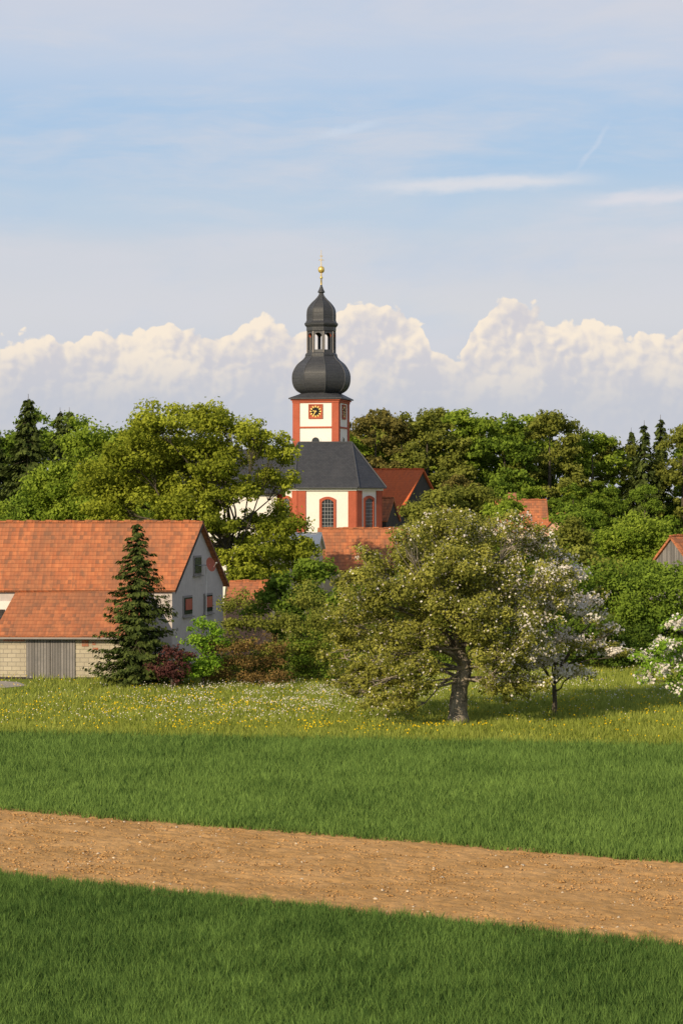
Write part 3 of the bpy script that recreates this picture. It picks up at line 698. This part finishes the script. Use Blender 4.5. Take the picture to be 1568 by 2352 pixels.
e1,P=house('brick_cottage',(19.8,224),(0.26,0.965),(0.965,-0.26),5,2.6,7.6,9.0,m_pink,m_tile,0.25)
b=MB(); b.box(P,-.05,-.002,.5,1.0,6.5,7.4,0); b.box(P,-.05,-.002,1.6,2.1,6.5,7.4,0); b.obj('windows',[m_white],e1)
eyb=nrm(0.62,-0.78); exb=nrm(0.78,0.62)
e1,P=house('wooden_barn',(22.9,171.5),exb,eyb,9,5.0,5.2,7.7,m_planks,m_tile,0.2)

# ------------------------------------------------------------ trees
def J(bl,y,s): return [(b[0],y+rng.uniform(-s,s),*b[1:]) for b in bl]
mb=J([(-13.1,15.4,2.3),(-8.6,15.2,2.3),(-10.9,16.0,2.0),(-15.7,13.0,2.3),(-12.2,12.9,2.7),(-8.5,12.8,2.2),(-5.2,13.6,1.8),(-4.9,11.4,1.8),(-14.7,10.4,2.5),(-11.2,9.9,2.5),
  (-4.4,8.2,2.1),(-3.4,6.2,1.9),(-7.1,7.0,1.8),(-17.2,11.2,2.1),(-5.6,4.9,1.8),(-8.9,8.3,1.8),(-6.3,14.8,1.4),(-12.6,8.3,2.0),(-2.9,4.6,1.5),
  (-10.2,13.8,2.3),(-14.0,14.2,2.0),(-9.8,11.4,2.0),(-16.6,9.4,2.0),(-7.3,10.9,1.3),(-13.5,11.8,2.2),(-5.0,6.5,1.8),(-9.8,6.6,1.5),(-6.6,8.8,1.3)],167,2.4)
mb+=[(-9.2,163.5,8.3,1.5),(-10.6,164,9.3,1.7),(-7.9,164,6.2,1.3),(-9.4,164,12.3,1.6),(-10.4,164.2,6.9,1.3),(-6.6,164,5.0,1.4),(-8.6,163.6,10.2,1.3),(-7.3,163,4.6,1.2),(-5.9,163.4,6.6,1.2)]
tree('maple_tree',(-8.4,167),4.6,0.38,mb,[L_maple,L_blossom,m_bark],300,0.27,lean=(.3,0),subs=21,sub=0.33,br=(.18,.30),out=1.18,tv=.22)
lb=J([(-20.2,14.4,2.8),(-22,11.6,2.8),(-18.2,12.6,2.8),(-22.4,8.6,2.8),(-19,9.6,2.8),(-17.3,14.8,2.0),(-20.5,12,2.5),(-23.5,10.5,1.8)],186,2)
tree('lime_tree',(-20,186),6,0.4,lb,[L_lime,L_blossom,m_bark],300,0.32,subs=20,sub=0.35,br=(.2,.3),out=1.15,tv=.2)
cb=[(4.6,8.7,1.6),(6.8,8.8,1.5),(2.4,7.5,1.5),(8.8,8.0,1.4),(.9,5.9,1.5),(3.6,5.9,2.1),(6.2,6.1,2.1),(8.7,5.9,1.7),(.6,3.7,1.4),(3,3.5,1.7),(4.6,4.7,1.7),(7,3.9,1.5),(1.1,2.2,1.2),(2.5,1.7,1.1),(8.0,2.4,1.1),(9.7,6.6,1.1),(5.6,7.3,1.8),(3.7,7.6,1.5),(0.1,4.8,1.1),(7.6,7.2,1.4),(0.2,2.9,1.0),(1.6,4.6,1.3),(5.4,9.0,1.1),(1.4,6.9,1.1),(8.2,8.9,1.0),(3.0,8.7,.9),(0.5,6.6,.8),(9.4,8.4,.8)]
cb2=[(b[0],107+rng.uniform(-3.2,3.2)*(1 if b[2]<1.6 else .8),*b[1:]) for b in cb]
cb2+=[(5.2,103.9,5.0,1.6),(3.2,104.2,4.2,1.5),(7.1,104.4,4.8,1.6),(5.0,110,6.5,1.9),(4.6,104.6,7.0,1.5),(3.4,103.4,2.7,1.1),(6.9,103.8,3.1,1.1),(2.2,104.6,3.0,1.3),(7.9,105,3.6,1.3),(3.2,105,1.5,.9),(8.6,105.6,2.0,.9),
  (.9,106,1.5,.9),(1.9,104.8,1.1,.8),(3.7,103.8,1.9,.8),(2.8,104,1.0,.7),(7.4,104.6,1.9,.8),(8.2,106.5,1.4,.8),(.2,106.5,1.9,.7),(9.2,106.5,3.2,1.1),(9.3,107,4.6,1.2),(6.9,105.5,1.6,.7)]
flo=lambda C: 0.07+0.32*np.clip((C[:,0]-6.3)/3.0,0,1)+0.10*(C[:,2]>8.4)
tree('cherry_tree',(5.4,107),2.5,0.42,cb2,[L_cherry,L_blossom,m_barkl],820,0.155,lean=(.35,0),subs=19,sub=0.31,asp=.55,flower=flo,flsize=.68,droop=.5,br=(.13,.22),out=1.3,tv=.24)
bb=J([(10.6,6.6,1.2),(9.9,5.2,1.2),(11.7,4.6,1.2),(10.4,3.6,1.3),(12.2,3.2,.9),(9.6,2.6,1.0),(11.1,2.0,.9),(10.9,5.4,1.0),(12.7,4.2,.6),(13.2,3.0,.6),(10.2,7.3,.8),(12.2,5.6,.6)],110.0,1.2)
tree('blossoming_cherry_tree',(10.25,110.5),1.5,0.12,bb,[L_cherry,L_blossom,m_bark],560,0.14,subs=15,sub=0.38,flower=1.1,flsize=.9,out=1.25)
ab=J([(13.7,3.0,.8),(14.9,3.8,1.0),(14.5,4.9,.6),(14.9,2.3,.8),(13.0,3.5,.4),(13.3,2.5,.5),(16.6,4.6,1.4),(17.2,3.2,1.4),(15.6,2.8,1.0),(16.8,5.6,1.0),(14.1,3.9,.7)],100,0.8)
tree('apple_tree',(16.6,100),1.6,0.16,ab,[L_sap,L_blossom,m_bark],800,0.14,subs=14,sub=0.38,flower=.62,flsize=1.0,br=(.15,.25),out=1.2)
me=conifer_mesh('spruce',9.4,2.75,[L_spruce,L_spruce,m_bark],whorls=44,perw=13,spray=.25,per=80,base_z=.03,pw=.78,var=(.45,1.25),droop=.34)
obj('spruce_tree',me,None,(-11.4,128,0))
def shrub(name,bl,mats,dens,leaf,base=None,**kw):
    cx=np.mean([b[0] for b in bl]);cy=np.mean([b[1] for b in bl])
    return tree(name,(cx,cy) if base is None else base,.6,.08,bl,mats,dens,leaf,**kw)
shrub('young_maple',J([(-7.6,3.4,.8),(-7.9,2.4,1.0),(-7.1,2.3,.8),(-8.5,1.5,.7),(-7.4,1.2,1.0),(-8.0,.8,.9),(-7.0,3.0,.6)],127,.4),[L_sap,L_blossom,m_bark],520,.17,subs=14)
shrub('purple_shrub',J([(-9.4,1.9,.7),(-9.9,1.2,.8),(-9.0,1.2,.75),(-9.4,.7,.9),(-8.7,1.9,.5)],125.6,.3),[L_purple,L_blossom,m_bark],600,.14,subs=14,out=1.15)
def hedge(name,x0,x1,y,top,mats,dens,leaf,step=1.3,ys=1.2,r=1.2):
    bl=[]
    for x in np.arange(x0,x1,step):
        tz_=top(x) if callable(top) else top
        z=r*.5
        while z<tz_-r*.5:
            bl.append((x+rng.uniform(-.5,.5)*step,y+rng.uniform(-ys,ys),z,r*rng.uniform(.75,1.15))); z+=r*1.05
    return tree(name,((x0+x1)/2,y+ys+1.0),.3,.06,bl,mats,dens,leaf,twigs=False,subs=11,sub=.42,out=1.15,tv=.2)
hedge('olive_hedge',-6.3,-.4,131,lambda x:5.3-.2*abs(x+4)+.5*math.sin(x*2),[L_olive,L_blossom,m_bark],380,.17)
hedge('rust_shrub',-6.7,-3.2,127.6,lambda x:2.9+.3*math.sin(x*3),[L_rust,L_blossom,m_bark],500,.13,1.0,.5,.8)
hedge('green_shrub',-2.9,-.6,129.5,2.6,[L_mid,L_blossom,m_bark],450,.14,1.0,.5,.8)
hedge('hedgerow',-.5,15,141,lambda x:4.6+.6*math.sin(x*1.3),[L_mid,L_blossom,m_bark],260,.2,1.6,1.5,1.5)
hedge('hedgerow',14,31,147,lambda x:6.3+.5*math.sin(x*.9),[L_mid,L_blossom,m_bark],260,.22,1.3,1.8,1.8)
hedge('dark_green_shrub',13,20,141,lambda x:3.2,[L_darkg,L_blossom,m_bark],300,.2,1.4,.8,1.3)  # low bush with dark green leaves
tree('round_tree',(24.2,190),4,.25,J([(24.2,7.4,2.4),(22.6,6.3,2.0),(26,6.2,2.2),(24.3,5,2.4)],190,1.0),[L_lime,L_blossom,m_bark],330,.26,subs=18)
def rtree(name,x,y,z0,z1,r,mt,leaf=.3,dens=230):
    bl=[]; n=int(6+3*r)
    for i in range(n):
        f=rng.random(); zz=z0+(z1-z0)*f; rr=r*math.sqrt(max(.15,1-(2*f-.8)**2*.55)); a=rng.uniform(0,6.28); q=rng.random()**.5*rr*.75
        bl.append((x+q*math.cos(a),y+q*math.sin(a),zz-.2*r,r*.42))
    bl.append((x,y,z1-.5*r*.8,r*.45))
    return tree(name,(x,y),z0+.5,.2,bl,[mt,L_blossom,m_bark],dens,leaf,subs=11,sub=.48,twigs=False,br=(.15,.25),out=1.15,tv=.2)
for x,y,z0,z1,r,mt in ((8.6,206,3,11.8,3.0,L_olive),(11.6,209,3,12.0,3.2,L_olive),(14.3,200,3,10.2,2.6,L_lime),(19.5,196,2,8.6,2.8,L_olive),(22,215,3,9.6,3,L_mid),(28,200,2,9,3,L_lime),
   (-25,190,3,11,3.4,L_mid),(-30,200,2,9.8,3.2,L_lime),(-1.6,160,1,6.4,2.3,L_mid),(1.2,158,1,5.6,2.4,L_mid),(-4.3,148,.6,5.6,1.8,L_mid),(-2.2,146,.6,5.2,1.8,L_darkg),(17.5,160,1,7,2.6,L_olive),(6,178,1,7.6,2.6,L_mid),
   (10.5,176,1,8.2,2.8,L_olive),(14.5,172,1,7.4,2.8,L_mid),(31,180,1,9,3,L_mid),(21.2,158,1,6.0,2.5,L_mid),(23.8,160,1,5.6,2.5,L_mid)):
    rtree('village_tree',x,y,z0,z1,r,mt)

# ------------------------------------------------------------ forest
forest=empty('forest')
vars_=[]
for k,mt in enumerate([L_mid,L_lime,L_mid,L_olive,L_brown,L_mid,L_lime,L_olive]):
    bl=[]; wdt=rng.uniform(3.6,4.8); pk=rng.uniform(.28,.5)
    for i in range(44):
        f=rng.random()**.85; z=2.5+16*f; rr=wdt*math.sqrt(max(.08,1-((f-pk)/(1.05-pk))**2)); a=rng.uniform(0,6.28)
        q=rr*rng.uniform(.5,1.1); bl.append((q*math.cos(a),q*math.sin(a),z,1.25*rng.uniform(.6,1.4)))
    bl.append((0,0,18.4,1.3))
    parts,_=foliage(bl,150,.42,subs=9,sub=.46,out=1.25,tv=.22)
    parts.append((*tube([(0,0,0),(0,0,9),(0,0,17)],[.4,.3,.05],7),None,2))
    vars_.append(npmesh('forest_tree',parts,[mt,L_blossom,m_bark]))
con=[conifer_mesh('forest_spruce',20,4.0,[L_spruce,L_spruce,m_bark],whorls=44,perw=11,spray=.6,per=38,base_z=.08,droop=.35) for _ in range(2)]
TX=[-70,-44.7,-33.3,-30,-10,-3,0.9,4.9,10,14.6,18.6,20.9,23.7,31,33.7,35.5,38,43,70]
TZ=[22,21.6,21.6,18.5,18,19,22.6,22,21.5,23.4,21.3,21.8,23,22.8,20.4,19.8,21.5,22.1,22]
def put(me,x,y,h,wd,base_h):
    o=bpy.data.objects.new('tree',me); o.location=(x,y,0); o.rotation_euler=(0,0,rng.uniform(0,6.28)); s=h/base_h; o.scale=(s*wd,s*wd,s); link(o,forest)
for Yr,st_,hf in ((284,5.0,.60),(296,5.6,1.0),(308,6,.98),(322,6.5,.97)):
    x=-66+rng.uniform(0,3)
    while x<66:
        yy=Yr+rng.uniform(-4,4); hh=10.4+(np.interp(x*300/yy,TX,TZ)-10.4)*yy/300*1.0
        hh=hh*hf*rng.uniform(.85,1.05) if hf<1 else hh*rng.uniform(.88,1.03)
        if rng.random()<0.10 or (x<-31 and rng.random()<.5) or (x>38 and rng.random()<.4): put(con[rng.integers(2)],x,yy,hh*1.02,1.0,20)
        else:
            if x<-28: me=vars_[rng.choice([0,2,5])]
            elif 4<x*300/yy<20: me=vars_[rng.choice([3,4,7,0,6,4])]
            else: me=vars_[rng.choice([0,1,2,5,6,0,1,6,3,4])]
            put(me,x,yy,hh,rng.uniform(.85,1.15),19.6)
        x+=st_*rng.uniform(.75,1.2)
me=conifer_mesh('tall_spruce',22.5,5.2,[L_spruce,L_spruce,m_bark],whorls=56,perw=13,spray=.55,per=60,base_z=.1,droop=.4,var=(.5,1.2))
for x,y,s in ((-35.4,259,1.0),(-40.5,268,.86),(-29.5,272,.80)):
    o=obj('tall_spruce_tree',me,None,(x,y,0)); o.scale=(s*1.1,s*1.1,s); o.rotation_euler=(0,0,x)

# ------------------------------------------------------------ camera
cam=bpy.data.cameras.new('camera'); co=bpy.data.objects.new('camera',cam); COL.objects.link(co)
cam.sensor_fit='HORIZONTAL'; cam.sensor_width=36; cam.lens=36*5260/1568; cam.clip_start=0.5; cam.clip_end=20000
co.location=(0,0,10.4); co.rotation_euler=(R(90)-26/5260,0,0)
scene.camera=co
